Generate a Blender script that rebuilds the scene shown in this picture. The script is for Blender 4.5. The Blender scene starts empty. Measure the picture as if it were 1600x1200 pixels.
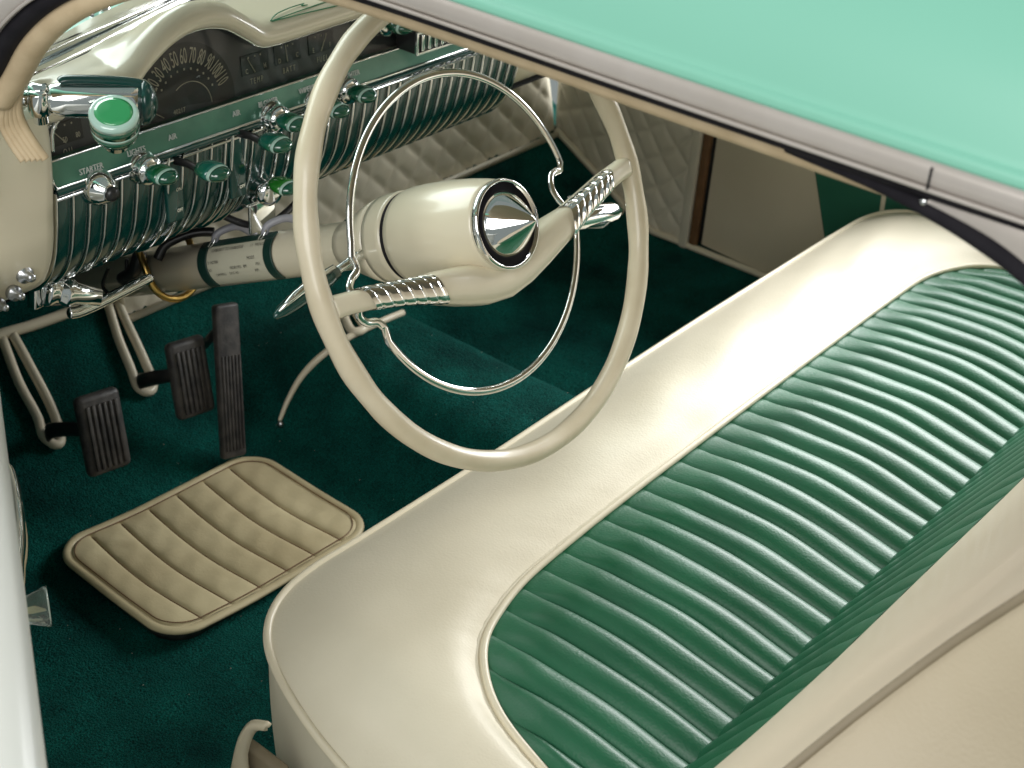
import bpy, bmesh, math, random
from mathutils import Vector, Matrix
random.seed(7)
sc = bpy.context.scene
COL = sc.collection
V = Vector
# ------------------------------------------------------------------ camera
# axes: X to the passenger side, Y to the front of the car, Z up; floor = 0
CAM = V((-1.285, -0.736, 1.13))
yaw, pit, rol = (math.radians(a) for a in (52.9, 32.3, 4.2))
fw = V((math.sin(yaw)*math.cos(pit), math.cos(yaw)*math.cos(pit), -math.sin(pit)))
rt = V((math.cos(yaw), -math.sin(yaw), 0)); uq = rt.cross(fw)
r2 = math.cos(rol)*rt + math.sin(rol)*uq; u2 = -math.sin(rol)*rt + math.cos(rol)*uq
cd = bpy.data.cameras.new('camera'); cam = bpy.data.objects.new('camera', cd); COL.objects.link(cam)
cam.matrix_world = Matrix(((r2.x, u2.x, -fw.x, CAM.x), (r2.y, u2.y, -fw.y, CAM.y), (r2.z, u2.z, -fw.z, CAM.z), (0, 0, 0, 1)))
cd.sensor_width = 36; cd.lens = 36*2256/1600; cd.clip_start = .02; cd.clip_end = 100
cd.dof.use_dof = True; cd.dof.focus_distance = 1.28; cd.dof.aperture_fstop = 11
sc.camera = cam
# ------------------------------------------------------------------ world, studio lamps, exposure
w = bpy.data.worlds.new('World'); sc.world = w; w.use_nodes = True
w.node_tree.nodes['Background'].inputs[0].default_value = (.80, .90, .88, 1)
w.node_tree.nodes['Background'].inputs[1].default_value = .25
def softbox(name, loc, aim, sx, sy, power, col=(1, 1, 1)):
    l = bpy.data.lights.new(name, 'AREA'); l.shape = 'RECTANGLE'; l.size = sx; l.size_y = sy; l.energy = power; l.color = col
    o = bpy.data.objects.new(name, l); COL.objects.link(o); o.location = loc
    o.rotation_euler = (V(aim)-V(loc)).to_track_quat('-Z', 'Y').to_euler(); return o
softbox('softbox_passenger_window', (2.0, -.1, 1.45), (-.1, .05, .2), 2.2, 1.3, 128, (.99, 1, 1))
softbox('softbox_windshield', (-.35, 2.3, 2.1), (-.3, .3, .6), 2.6, 1.3, 60, (1, 1, .98))
softbox('added_fill_door_side', (-2.5, -.9, 1.85), (-.35, .25, .4), 1.7, 1.5, 40, (1, .99, .965))  # added fill lamp, brightens the dash end, column and wheel
sc.view_settings.view_transform = 'Standard'; sc.view_settings.look = 'None'
sc.view_settings.exposure = .32; sc.view_settings.gamma = 1; sc.view_settings.use_curve_mapping = False
sc.render.engine = 'CYCLES'
sc.cycles.max_bounces = 8

# ------------------------------------------------------------------ materials
MATS = {}
def mat(name, base, rough=.5, metal=0, coat=0, bump=None, vary=None, sheen=0, spec=.5, coatr=.03, bump2=None, speck=None):
    m = bpy.data.materials.new(name); m.use_nodes = True; nt = m.node_tree; b = nt.nodes['Principled BSDF']
    b.inputs['Base Color'].default_value = (*base, 1); b.inputs['Roughness'].default_value = rough
    b.inputs['Metallic'].default_value = metal; b.inputs['Coat Weight'].default_value = coat
    b.inputs['Coat Roughness'].default_value = coatr
    b.inputs['Specular IOR Level'].default_value = spec
    if sheen: b.inputs['Sheen Weight'].default_value = sheen; b.inputs['Sheen Roughness'].default_value = .5
    tc = nt.nodes.new('ShaderNodeTexCoord')
    if vary:                                  # (scale, other colour, amount, detail)
        n = nt.nodes.new('ShaderNodeTexNoise'); n.inputs['Scale'].default_value = vary[0]; n.inputs['Detail'].default_value = vary[3] if len(vary) > 3 else 4
        nt.links.new(tc.outputs['Object'], n.inputs['Vector'])
        r = nt.nodes.new('ShaderNodeMapRange'); r.inputs[1].default_value = .35; r.inputs[2].default_value = .7; r.inputs[4].default_value = vary[2]
        nt.links.new(n.outputs['Fac'], r.inputs[0])
        x = nt.nodes.new('ShaderNodeMix'); x.data_type = 'RGBA'
        x.inputs[6].default_value = (*base, 1); x.inputs[7].default_value = (*vary[1], 1)
        nt.links.new(r.outputs[0], x.inputs[0]); nt.links.new(x.outputs[2], b.inputs['Base Color'])
    if speck:                                 # fine fibre speckle on the base colour
        n2 = nt.nodes.new('ShaderNodeTexNoise'); n2.inputs['Scale'].default_value = speck[0]; n2.inputs['Detail'].default_value = 2
        nt.links.new(tc.outputs['Object'], n2.inputs['Vector'])
        r2_ = nt.nodes.new('ShaderNodeMapRange'); r2_.inputs[1].default_value = .3; r2_.inputs[2].default_value = .7; r2_.inputs[3].default_value = 1-speck[1]; r2_.inputs[4].default_value = 1+speck[1]
        nt.links.new(n2.outputs['Fac'], r2_.inputs[0])
        src = b.inputs['Base Color'].links[0].from_socket
        x2 = nt.nodes.new('ShaderNodeMix'); x2.data_type = 'RGBA'; x2.blend_type = 'MULTIPLY'; x2.inputs[0].default_value = 1
        nt.links.new(src, x2.inputs[6]); nt.links.new(r2_.outputs[0], x2.inputs[7]); nt.links.new(x2.outputs[2], b.inputs['Base Color'])
    prev = None
    for bp in (bump, bump2):
        if not bp: continue                   # (kind, scale, strength, distance)
        if bp[0] == 'voronoi':
            n = nt.nodes.new('ShaderNodeTexVoronoi'); n.feature = 'SMOOTH_F1'; o = 'Distance'
        else:
            n = nt.nodes.new('ShaderNodeTexNoise'); n.inputs['Detail'].default_value = 3; o = 'Fac'
        n.inputs['Scale'].default_value = bp[1]
        nt.links.new(tc.outputs['Object'], n.inputs['Vector'])
        k = nt.nodes.new('ShaderNodeBump'); k.inputs['Strength'].default_value = bp[2]; k.inputs['Distance'].default_value = bp[3]
        nt.links.new(n.outputs[o], k.inputs['Height'])
        if prev: nt.links.new(prev.outputs[0], k.inputs['Normal'])
        prev = k
    if prev: nt.links.new(prev.outputs[0], b.inputs['Normal'])
    MATS[name] = m; return m
mat('cream_paint', (.67, .61, .465), .30, 0, .5, vary=(9, (.61, .54, .40), .6, 6), coatr=.12)
mat('door_paint', (.66, .67, .63), .35, 0, .3, vary=(6, (.60, .60, .55), .6), coatr=.2)
mat('cream_rim', (.64, .565, .42), .36, 0, .25, bump=('noise', 500, .12, .0006), vary=(24, (.54, .46, .315), .75, 6))
mat('cream_leather', (.70, .64, .505), .48, .05, .05, spec=.36, bump=('voronoi', 460, .28, .0005), bump2=('noise', 40, .12, .002), vary=(6, (.60, .54, .41), .7), coatr=.3)
mat('cream_warm', (.70, .595, .46), .45, 0, .05, bump=('voronoi', 480, .2, .0005), vary=(6, (.64, .53, .40), .7))
mat('end_cream_shaded', (.47, .40, .285), .55, 0, 0, bump=('voronoi', 420, .3, .0006), vary=(8, (.42, .35, .24), .7))  # darker cream: shade on the backrest end is painted into the colour
mat('seam_olive', (.25, .205, .135), .6, vary=(30, (.19, .15, .095), .6))
mat('cream_vinyl', (.60, .53, .39), .42, 0, 0, bump=('voronoi', 500, .2, .0005), vary=(7, (.53, .46, .32), .6))
mat('cream_piping', (.68, .61, .46), .38, 0, .1, bump=('noise', 400, .15, .0005))
mat('quilt_vinyl', (.66, .61, .49), .42, 0, 0, bump=('voronoi', 420, .2, .0005), vary=(5, (.54, .49, .37), .7))
mat('green_leather', (.006, .112, .048), .50, 0, .22, bump=('voronoi', 430, .42, .0006), bump2=('noise', 45, .12, .003), vary=(14, (.004, .085, .037), .9), coatr=.28)
mat('green_vinyl', (.028, .15, .09), .45, vary=(10, (.022, .12, .07), .6))
mat('carpet', (.004, .094, .076), .95, sheen=.0, spec=.1, bump=('noise', 420, 1.0, .006), bump2=('noise', 90, .6, .006), vary=(11, (.001, .036, .031), 1.0, 9), speck=(760, .85))
mat('mat_vinyl', (.60, .51, .31), .5, 0, 0, bump=('noise', 35, .35, .004), bump2=('voronoi', 500, .2, .0005), vary=(12, (.45, .365, .21), .9, 7))
mat('chrome', (.83, .84, .83), .06, 1, 0, vary=(40, (.72, .73, .73), .5))
mat('steel', (.55, .56, .58), .3, 1, 0, vary=(60, (.35, .36, .37), .7))
mat('brass', (.62, .42, .14), .28, 1, 0, vary=(60, (.5, .32, .09), .8))
mat('mint_paint', (.22, .53, .405), .40, 0, .5, vary=(3, (.205, .50, .38), .5), coatr=.22)
mat('enamel_green', (.003, .046, .038), .22, 0, .45, vary=(25, (.002, .036, .032), .6))
mat('strip_green', (.06, .19, .13), .34, .25, .2, vary=(35, (.035, .13, .09), .8))
mat('gauge_black', (.065, .066, .075), .4, vary=(25, (.10, .10, .11), .9))
mat('dial_black', (.028, .029, .034), .45, vary=(40, (.045, .045, .052), .8))
mat('print_cream', (.62, .57, .46), .6, vary=(90, (.5, .45, .35), .6))
mat('satin_silver', (.50, .53, .51), .4, .35, 0, vary=(90, (.6, .62, .6), .5))
mat('rubber', (.020, .019, .020), .5, bump=('noise', 250, .4, .001), vary=(70, (.075, .068, .062), .85, 8))
mat('weatherstrip', (.008, .007, .010), .8, spec=.2, vary=(40, (.02, .018, .022), .6))
mat('tan_trim', (.56, .435, .275), .55, bump=('noise', 160, .3, .001), vary=(40, (.44, .33, .195), .8, 6))
mat('welt_brown', (.17, .085, .035), .6, vary=(60, (.11, .055, .02), .6))
mat('gutter_metal', (.52, .47, .43), .28, .3, .5, vary=(30, (.43, .38, .33), .5))
mat('black_plastic', (.012, .012, .013), .35, vary=(40, (.02, .02, .02), .5))
mat('grey_hose', (.30, .30, .33), .4, vary=(80, (.24, .24, .27), .5))
mat('dark_void', (.006, .006, .007), .9, vary=(10, (.01, .01, .01), .5))
mat('knob_dark_green', (.003, .085, .042), .10, 0, 1, vary=(30, (.003, .05, .03), .5))
mat('knob_pale', (.42, .60, .52), .15, 0, 1, vary=(30, (.36, .55, .47), .5))
mat('knob_teal', (.006, .13, .105), .10, 0, 1, vary=(38, (.005, .10, .025), 1.0, 2))
mat('knob_bright_green', (.03, .30, .10), .12, 0, 1, vary=(28, (.16, .44, .26), .9, 2))
mat('knob_leaf_green', (.012, .16, .012), .12, 0, 1, vary=(40, (.01, .12, .01), .5))
mat('headliner', (.40, .33, .24), .8, vary=(20, (.36, .29, .2), .5))
mat('plastic_sheet', (.56, .54, .42), .22, 0, .3, vary=(20, (.5, .48, .37), .6))
mat('ink', (.05, .05, .045), .7, vary=(50, (.09, .09, .08), .5))
mat('pinstripe', (.03, .22, .10), .4, vary=(20, (.025, .18, .08), .5))
mat('crystal', (.80, .88, .84), .05, 0, .5, vary=(25, (.6, .75, .66), .9))
MATS['crystal'].node_tree.nodes['Principled BSDF'].inputs['Transmission Weight'].default_value = .9
def glass(name, tint, refl=.12):
    m = bpy.data.materials.new(name); m.use_nodes = True; nt = m.node_tree; nt.nodes.remove(nt.nodes['Principled BSDF'])
    t = nt.nodes.new('ShaderNodeBsdfTransparent'); t.inputs[0].default_value = (*tint, 1)
    g = nt.nodes.new('ShaderNodeBsdfGlossy'); g.inputs['Roughness'].default_value = .02
    f = nt.nodes.new('ShaderNodeFresnel'); f.inputs[0].default_value = 1.3
    n = nt.nodes.new('ShaderNodeTexNoise'); n.inputs['Scale'].default_value = 30
    mr = nt.nodes.new('ShaderNodeMapRange'); mr.inputs[3].default_value = .01; mr.inputs[4].default_value = .06
    nt.links.new(n.outputs['Fac'], mr.inputs[0]); nt.links.new(mr.outputs[0], g.inputs['Roughness'])
    x = nt.nodes.new('ShaderNodeMixShader'); nt.links.new(f.outputs[0], x.inputs[0]); nt.links.new(t.outputs[0], x.inputs[1]); nt.links.new(g.outputs[0], x.inputs[2])
    nt.links.new(x.outputs[0], nt.nodes['Material Output'].inputs[0]); MATS[name] = m
glass('glass_clear', (.93, .95, .94)); glass('glass_tint', (.80, .90, .87))

# ------------------------------------------------------------------ helpers
def tag(o, label=None, cat=None, group=None, kind=None):
    if label: o['label'] = label
    if cat: o['category'] = cat
    if group: o['group'] = group
    if kind: o['kind'] = kind
    return o
def empty(name, loc, label, cat, group=None):
    o = bpy.data.objects.new(name, None); COL.objects.link(o); o.location = loc; o.empty_display_size = .05
    return tag(o, label, cat, group)
def link(name, me, parent=None):
    o = bpy.data.objects.new(name, me); COL.objects.link(o)
    if parent is not None:
        o.parent = parent
        q = parent; off = V((0, 0, 0))
        while q is not None: off += q.location; q = q.parent
        o.location = -off                       # geometry is written in car coordinates
    return o
def mesh(name, vs, fs, m, parent=None, smooth=True, fix=True):
    me = bpy.data.meshes.new(name); me.from_pydata([tuple(v) for v in vs], [], fs); me.materials.append(MATS[m])
    if fix:
        bm = bmesh.new(); bm.from_mesh(me); bmesh.ops.recalc_face_normals(bm, faces=bm.faces); bm.to_mesh(me); bm.free()
    if smooth: me.polygons.foreach_set('use_smooth', [True]*len(me.polygons))
    me.update(); return link(name, me, parent)
def cat_spline(pts, n=8, closed=False):
    P = [V(p) for p in pts]; out = []; N = len(P)
    for i in range(N if closed else N-1):
        if closed: a, b, c, d = P[(i-1) % N], P[i], P[(i+1) % N], P[(i+2) % N]
        else: a, b, c, d = P[max(i-1, 0)], P[i], P[i+1], P[min(i+2, N-1)]
        for k in range(n):
            t = k/n
            out.append(.5*((2*b)+(c-a)*t+(2*a-5*b+4*c-d)*t*t+(3*b-a-3*c+d)*t*t*t))
    if not closed: out.append(P[-1].copy())
    return out
def tube_geo(pts, r, seg=12, closed=False, cap=True, flat=None):
    P = [V(p) for p in pts]; n = len(P); rr = r if isinstance(r, (list, tuple)) else [r]*n
    T = []
    for i in range(n):
        a = P[(i-1) % n] if closed or i > 0 else P[i]; b = P[(i+1) % n] if closed or i < n-1 else P[i]
        T.append((b-a).normalized())
    u = T[0].orthogonal().normalized()
    if flat is not None: u = (V(flat)-T[0]*V(flat).dot(T[0])).normalized()
    vs = []
    for i in range(n):
        if flat is not None: u = (V(flat)-T[i]*V(flat).dot(T[i])).normalized()
        else: u = (u-T[i]*u.dot(T[i])).normalized()
        v = T[i].cross(u)
        ri = rr[i]; ra, rb = ri if isinstance(ri, (list, tuple)) else (ri, ri)
        for k in range(seg):
            a = 2*math.pi*k/seg; vs.append(P[i]+u*math.cos(a)*ra+v*math.sin(a)*rb)
    fs = []
    for i in range(n if closed else n-1):
        j = (i+1) % n
        for k in range(seg):
            l = (k+1) % seg; fs.append((i*seg+k, i*seg+l, j*seg+l, j*seg+k))
    if not closed and cap:
        fs.append(tuple(range(seg))[::-1]); fs.append(tuple((n-1)*seg+k for k in range(seg)))
    return vs, fs
def tube(name, pts, r, m, parent=None, seg=12, closed=False, flat=None):
    return mesh(name, *tube_geo(pts, r, seg, closed, True, flat), m, parent)
def frame(axis, upv=V((0, 0, 1))):
    a = V(axis).normalized(); u = upv-a*upv.dot(a)
    if u.length < 1e-4: u = a.orthogonal()
    u.normalize(); return a, u, a.cross(u)
def lathe_geo(o, axis, prof, seg=32, sx=1, sy=1, upv=V((0, 0, 1))):
    """prof = (distance along axis, radius); sx scales the radius along `upv`, sy sideways"""
    a, u, v = frame(axis, upv); vs = []; fs = []; n = len(prof)
    for (s, r) in prof:
        for k in range(seg):
            t = 2*math.pi*k/seg; vs.append(V(o)+a*s+u*math.cos(t)*r*sx+v*math.sin(t)*r*sy)
    for i in range(n-1):
        for k in range(seg):
            l = (k+1) % seg; fs.append((i*seg+k, i*seg+l, (i+1)*seg+l, (i+1)*seg+k))
    if prof[0][1] > 1e-6: fs.append(tuple(range(seg)))
    if prof[-1][1] > 1e-6: fs.append(tuple((n-1)*seg+k for k in range(seg)))
    return vs, fs
def lathe(name, o, axis, prof, m, parent=None, seg=32, sx=1, sy=1, upv=V((0, 0, 1))):
    ob = mesh(name, *lathe_geo(o, axis, prof, seg, sx, sy, upv), m, parent)
    bm = bmesh.new(); bm.from_mesh(ob.data); bmesh.ops.remove_doubles(bm, verts=bm.verts, dist=1e-6)
    bmesh.ops.recalc_face_normals(bm, faces=bm.faces); bm.to_mesh(ob.data); bm.free(); return ob
def smooth_by_angle(o, deg=35):
    bm = bmesh.new(); bm.from_mesh(o.data)
    for e in bm.edges:
        if len(e.link_faces) == 2: e.smooth = e.calc_face_angle(0) < math.radians(deg)
    bm.to_mesh(o.data); bm.free(); return o
def grid_geo(f, nu, nv):
    vs = [f(i/nu, j/nv) for j in range(nv+1) for i in range(nu+1)]; fs = []
    for j in range(nv):
        for i in range(nu):
            a = j*(nu+1)+i; fs.append((a, a+1, a+nu+2, a+nu+1))
    return vs, fs
def grid(name, f, nu, nv, m, parent=None): return mesh(name, *grid_geo(f, nu, nv), m, parent, fix=False)
def rbox(name, c, size, m, parent=None, bevel=.003, ax=None, seg=3):
    """bevelled box; ax = three unit axes"""
    bm = bmesh.new(); bmesh.ops.create_cube(bm, size=1)
    for v in bm.verts: v.co = V((v.co.x*size[0], v.co.y*size[1], v.co.z*size[2]))
    if bevel: bmesh.ops.bevel(bm, geom=list(bm.edges), offset=bevel, segments=seg, affect='EDGES', profile=.5)
    A = ax or (V((1, 0, 0)), V((0, 1, 0)), V((0, 0, 1)))
    for v in bm.verts: v.co = V(c)+A[0]*v.co.x+A[1]*v.co.y+A[2]*v.co.z
    me = bpy.data.meshes.new(name); bmesh.ops.recalc_face_normals(bm, faces=bm.faces); bm.to_mesh(me); bm.free()
    me.materials.append(MATS[m]); o = link(name, me, parent); me.polygons.foreach_set('use_smooth', [True]*len(me.polygons))
    return smooth_by_angle(o, 40)
def interp(tab, x):
    if x <= tab[0][0]: return tab[0][1]
    for (a, fa), (b, fb) in zip(tab, tab[1:]):
        if x <= b:
            t = (x-a)/(b-a); return fa+(fb-fa)*t
    return tab[-1][1]
def sstep(a, b, x):
    t = max(0, min(1, (x-a)/(b-a))); return t*t*(3-2*t)
def text_geo(s, size, depth=0):
    c = bpy.data.curves.new('t', 'FONT'); c.body = s; c.size = size; c.align_x = 'CENTER'; c.align_y = 'CENTER'; c.extrude = depth; c.resolution_u = 3
    o = bpy.data.objects.new('t', c); COL.objects.link(o); bpy.context.view_layer.update()
    me = bpy.data.meshes.new_from_object(o.evaluated_get(bpy.context.evaluated_depsgraph_get()))
    vs = [v.co.copy() for v in me.vertices]; fs = [tuple(p.vertices) for p in me.polygons]
    bpy.data.objects.remove(o); bpy.data.curves.remove(c); bpy.data.meshes.remove(me); return vs, fs
def text(name, s, size, o, ex, ey, m, parent=None, depth=.0003, sx=1.0):
    vs, fs = text_geo(s, size, depth); ex = V(ex).normalized(); ey = V(ey).normalized(); ez = ex.cross(ey)
    return mesh(name, [V(o)+ex*v.x*sx+ey*v.y+ez*v.z for v in vs], fs, m, parent, smooth=False, fix=False)

# ------------------------------------------------------------------ floor: carpeted floor, toe board and transmission hump
def toe(y): return .58*max(0, y-.49) if y > .515 else .58*.025*sstep(.465, .515, y)
def floor_z(x, y):
    h = .118*math.exp(-((x+.03)/.125)**4)*(1-sstep(.46, .66, y))
    return toe(y)+h
NX, NY = 150, 130
def ff(u, v):
    x = -.80+1.55*u; y = -.55+1.33*v
    return V((x, y, floor_z(x, y)+.0012*math.sin(x*37+y*11)*math.sin(y*29)))
fl = grid('floor', ff, NX, NY, 'carpet'); tag(fl, 'dark teal green carpet covering floor, toe board and transmission hump', 'floor', kind='structure')
tag(rbox('floor_pan', (-.02, .1, -.05), (1.56, 1.34, .07), 'dark_void', None, .004), 'dark steel pan beneath the carpet', 'floor pan', kind='structure')
# carpet edge cords
def on_floor(x, y, off=.004): return V((x, y, floor_z(x, y)+off))
tag(tube('carpet_piping', cat_spline([on_floor(*p) for p in [(-.183, .487), (-.162, .492), (-.14, .489), (-.116, .477), (-.082, .463), (-.042, .459), (-.005, .457), (.030, .461)]], 8), [.0028+.0022*min(1, i/20) for i in range(57)], 'cream_piping', None, 10),
    'thin cream cord curving over the carpet behind the steering wheel', 'piping')
tag(lathe('cord_tip', on_floor(-.185, .483), (0, 0, 1), [(-.004, .004), (0, .005), (.004, .0035), (.006, 0)], 'steel', None, 14), 'small steel eyelet at the lower end of the curved cream cord', 'eyelet')
tag(tube('carpet_binding', cat_spline([(-.53, .742, .158), (-.43, .738, .154), (-.384, .734, .151), (-.326, .732, .149), (-.262, .73, .147)], 6), .0075, 'cream_piping', None, 12),
    'straight cream binding along the top edge of the carpet under parking brake', 'piping')
def slot_trim(pts, label):
    tag(tube('pedal_slot_trim', cat_spline(pts, 6), .0062, 'cream_piping', None, 12), label, 'piping', 'cream trims round the pedal slots')
slot_trim([(-.428, .735, .150), (-.448, .677, .118), (-.457, .631, .092), (-.466, .608, .078), (-.461, .592, .070), (-.449, .597, .072), (-.434, .634, .094), (-.421, .694, .128), (-.414, .732, .150)],
          'cream hairpin trim round the clutch arm slot, nearest the door')
slot_trim([(-.272, .724, .144), (-.293, .679, .119), (-.308, .636, .095), (-.317, .612, .081), (-.31, .600, .075), (-.295, .608, .078), (-.282, .644, .10), (-.266, .698, .130), (-.255, .729, .147)],
          'cream hairpin trim round the brake arm slot, beneath the column')
slot_trim([(.007, .571, .102), (-.03, .52, .121), (-.052, .492, .124), (-.066, .466, .124), (-.06, .458, .124), (-.046, .463, .124), (-.028, .495, .124), (-.008, .522, .121), (.018, .556, .106)],
          'cream looped trim behind the left steering wheel spoke')

# ------------------------------------------------------------------ quilted panels
QP = .058
def quilt(a, b, depth=.0048):
    u = (a+b)/QP; v = (a-b)/QP
    du = abs(u-round(u)); dv = abs(v-round(v))
    e = min(du, dv)*2
    return depth*(1-(1-e)**5)*.75+depth*.35*math.sqrt(max(0, math.sin(math.pi*du*2/2)*math.sin(math.pi*dv*2/2)))
def fire(u, v):
    x = -.255+.955*u; h = .42*v
    q = quilt(x, h)*min(1, min(u, 1-u, v, 1-v)*60)
    return V((x, .708+.10*v-q, .118+h))
fp = empty('quilted_lining', (.2, .71, .12), 'cream diamond quilted panel lining the firewall below the dashboard', 'panel')
grid('quilted_cover', fire, 210, 92, 'quilt_vinyl', fp)
tube('edge_binding', [(-.257, .806, .535), (-.257, .707, .118)], .004, 'cream_piping', fp, 10)
tube('bottom_binding', [(-.257, .6985, .1245), (.70, .6985, .1245)], .0055, 'quilt_vinyl', fp, 10)
rbox('backing_board', (.22, .775, .30), (.96, .008, .52), 'dark_void', fp, .001)
tag(rbox('side_panel', (-.745, .55, .24), (.03, .52, .50), 'carpet', None, .004), 'carpeted side of the driver footwell below the dashboard end', 'panel')
tag(rbox('firewall', (-.5, .80, .36), (.53, .02, .5), 'dark_void', None, .002), 'firewall left of the quilted panel, near black to paint its shade', 'panel')  # near-black colour paints the shade under the dash
def kick(u, v):
    y = .715-.295*u; z0 = max(0, toe(y)); h = .50*v
    return V((.705-quilt(y+.01, h)*min(1, min(u, 1-u, v, 1-v)*40), y, z0+h))
kp = empty('kick_panel', (.7, .55, .05), 'cream diamond quilted side panel ahead of the passenger door', 'panel')
grid('quilted_cover', kick, 90, 130, 'quilt_vinyl', kp)
rbox('border_strip', (.701, .413, .24), (.014, .018, .48), 'quilt_vinyl', kp, .004)
rbox('welt', (.704, .396, .24), (.012, .015, .48), 'welt_brown', kp, .004)
pd = empty('passenger_door', (.71, .15, 0), 'passenger door with khaki cream panel and green rear insert', 'car door')
def pd1(u, v):
    yr = .166+.37*(.47*v-.11)            # slanting rear seam
    y = .384+(yr-.384)*u
    return V((.712-.010*math.sin(math.pi*u), y, .012+.47*v))
def pd2(u, v):
    yr = .166+.37*(.47*v-.11); y = yr+(-.62-yr)*u
    return V((.713-.003*math.sin(math.pi*u), y, .012+.47*v))
grid('door_card', pd1, 24, 24, 'cream_vinyl', pd); grid('green_insert', pd2, 30, 24, 'green_vinyl', pd)
rbox('door_shell', (.75, -.07, .245), (.05, 1.06, .48), 'dark_void', pd, .004)  # extended forward past the card to block a light leak
tube('sill_binding', cat_spline([(.695, .705, .131), (.698, .60, .070), (.698, .50, .014), (.70, .42, .007), (.70, .2, .006), (.70, -.1, .006)], 6), .006, 'cream_piping', pd, 10)
tube('edge_trim', [(.712, .062, .03), (.712, .078, .24)], .004, 'cream_piping', pd, 8)
tag(rbox('rear_light_block', (.73, -1.0, .24), (.04, .75, .48), 'dark_void', None, .004), 'added dark side panel keeping light out behind the passenger door', 'panel')  # added behind the passenger door to keep light out

# ------------------------------------------------------------------ bench seat
seat = empty('bench_seat', (-.02, -.2, 0), 'cream leather bench seat with green pleated inserts and cream piping', 'bench seat')
OUT = [(-.725, -.45), (-.72, -.33), (-.713, -.22), (-.703, -.15), (-.685, -.085), (-.66, -.025), (-.632, .012), (-.595, .034), (-.55, .042), (-.48, .041), (-.3, .039), (-.1, .041), (.1, .042), (.3, .04), (.48, .038), (.565, .032), (.615, .008), (.645, -.04), (.655, -.11), (.66, -.2), (.66, -.33), (.66, -.45)]
INN = [(-.625, -.45), (-.622, -.36), (-.612, -.29), (-.594, -.232), (-.568, -.190), (-.532, -.158), (-.486, -.141), (-.435, -.132), (-.36, -.129), (-.29, -.128), (-.18, -.128), (-.08, -.128), (.04, -.128), (.18, -.128), (.29, -.128), (.385, -.130), (.44, -.142), (.485, -.166), (.515, -.205), (.53, -.26), (.535, -.33), (.535, -.45)]
Z_OUT, Z_IN = .238, .258
oc = cat_spline([(x, y, 0) for x, y in OUT], 6); ic = cat_spline([(x, y, 0) for x, y in INN], 6)
def crown(x, y): return .010*math.cos(min(1, abs(x+.02)/.7)*math.pi/2)
def zin(x, y): return Z_IN+crown(x, y)-.02*sstep(-.25, -.45, y)
NS = len(oc)-1; NT = 20
vs = []
for j in range(NT+1):
    t = j/NT
    for i in range(NS+1):
        a, b = oc[i], ic[i]
        e = 1-(1-t)**2.4                      # steep roll at the outer edge, flat on top, dip at the inner seam
        z = Z_OUT+(zin(b.x, b.y)+.008-Z_OUT)*e-.009*sstep(.78, 1, t)**1.5+.010*math.sin(math.pi*t)**1.3
        z += .0004*math.sin(i*1.9+3*math.sin(i*.37))*sstep(.62, .93, t)*(1-sstep(.95, 1, t))
        z += .0016*math.sin(a.x*31+t*5)*math.sin(t*7+a.y*20)*math.sin(math.pi*t)
        tt = t if t < .95 else t
        vs.append(V((a.x+(b.x-a.x)*tt, a.y+(b.y-a.y)*tt, z)))
fs = [(j*(NS+1)+i, j*(NS+1)+i+1, (j+1)*(NS+1)+i+1, (j+1)*(NS+1)+i) for j in range(NT) for i in range(NS)]
cush = mesh('cushion', vs, fs, 'cream_leather', seat, fix=False)
# side skirt
sk = []
for j in range(9):
    t = j/8
    for p in oc:
        c = V((-.02, -.25, 0)); d = (V((p.x, p.y, 0))-c).normalized()
        sk.append(V((p.x, p.y, 0))+d*(.004*math.sin(math.pi*t*.9)-.012*t+.0015*math.sin(p.y*60+t*4)*t)+V((0, 0, Z_OUT-.003-(Z_OUT-.035)*t)))
m_ = len(oc); mesh('skirt', sk, [(j*m_+i, j*m_+i+1, (j+1)*m_+i+1, (j+1)*m_+i) for j in range(8) for i in range(m_-1)], 'cream_leather', seat)
tube('outer_piping', [V((p.x, p.y, Z_OUT)) for p in oc], .0042, 'cream_piping', cush, 10)
tube('inner_piping', [V((p.x, p.y, zin(p.x, p.y)+.0005)) for p in ic], .0036, 'cream_piping', cush, 10)
tube('inner_seam', [V((p.x, p.y, zin(p.x, p.y)-.001))+(V((q.x-p.x, q.y-p.y, 0)).normalized()*.0062) for p, q in zip(ic, oc)], .0024, 'cream_leather', cush, 8)
inner_tab = [(p.x, p.y) for p in ic]
def front_y(x):                              # front edge of the insert at this x
    best = -.45
    for p, q in zip(ic, ic[1:]):
        if (p.x-x)*(q.x-x) <= 0 and abs(q.x-p.x) > 1e-6:
            t = (x-p.x)/(q.x-p.x); best = max(best, p.y+(q.y-p.y)*t)
    return best
PW = .0335
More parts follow.
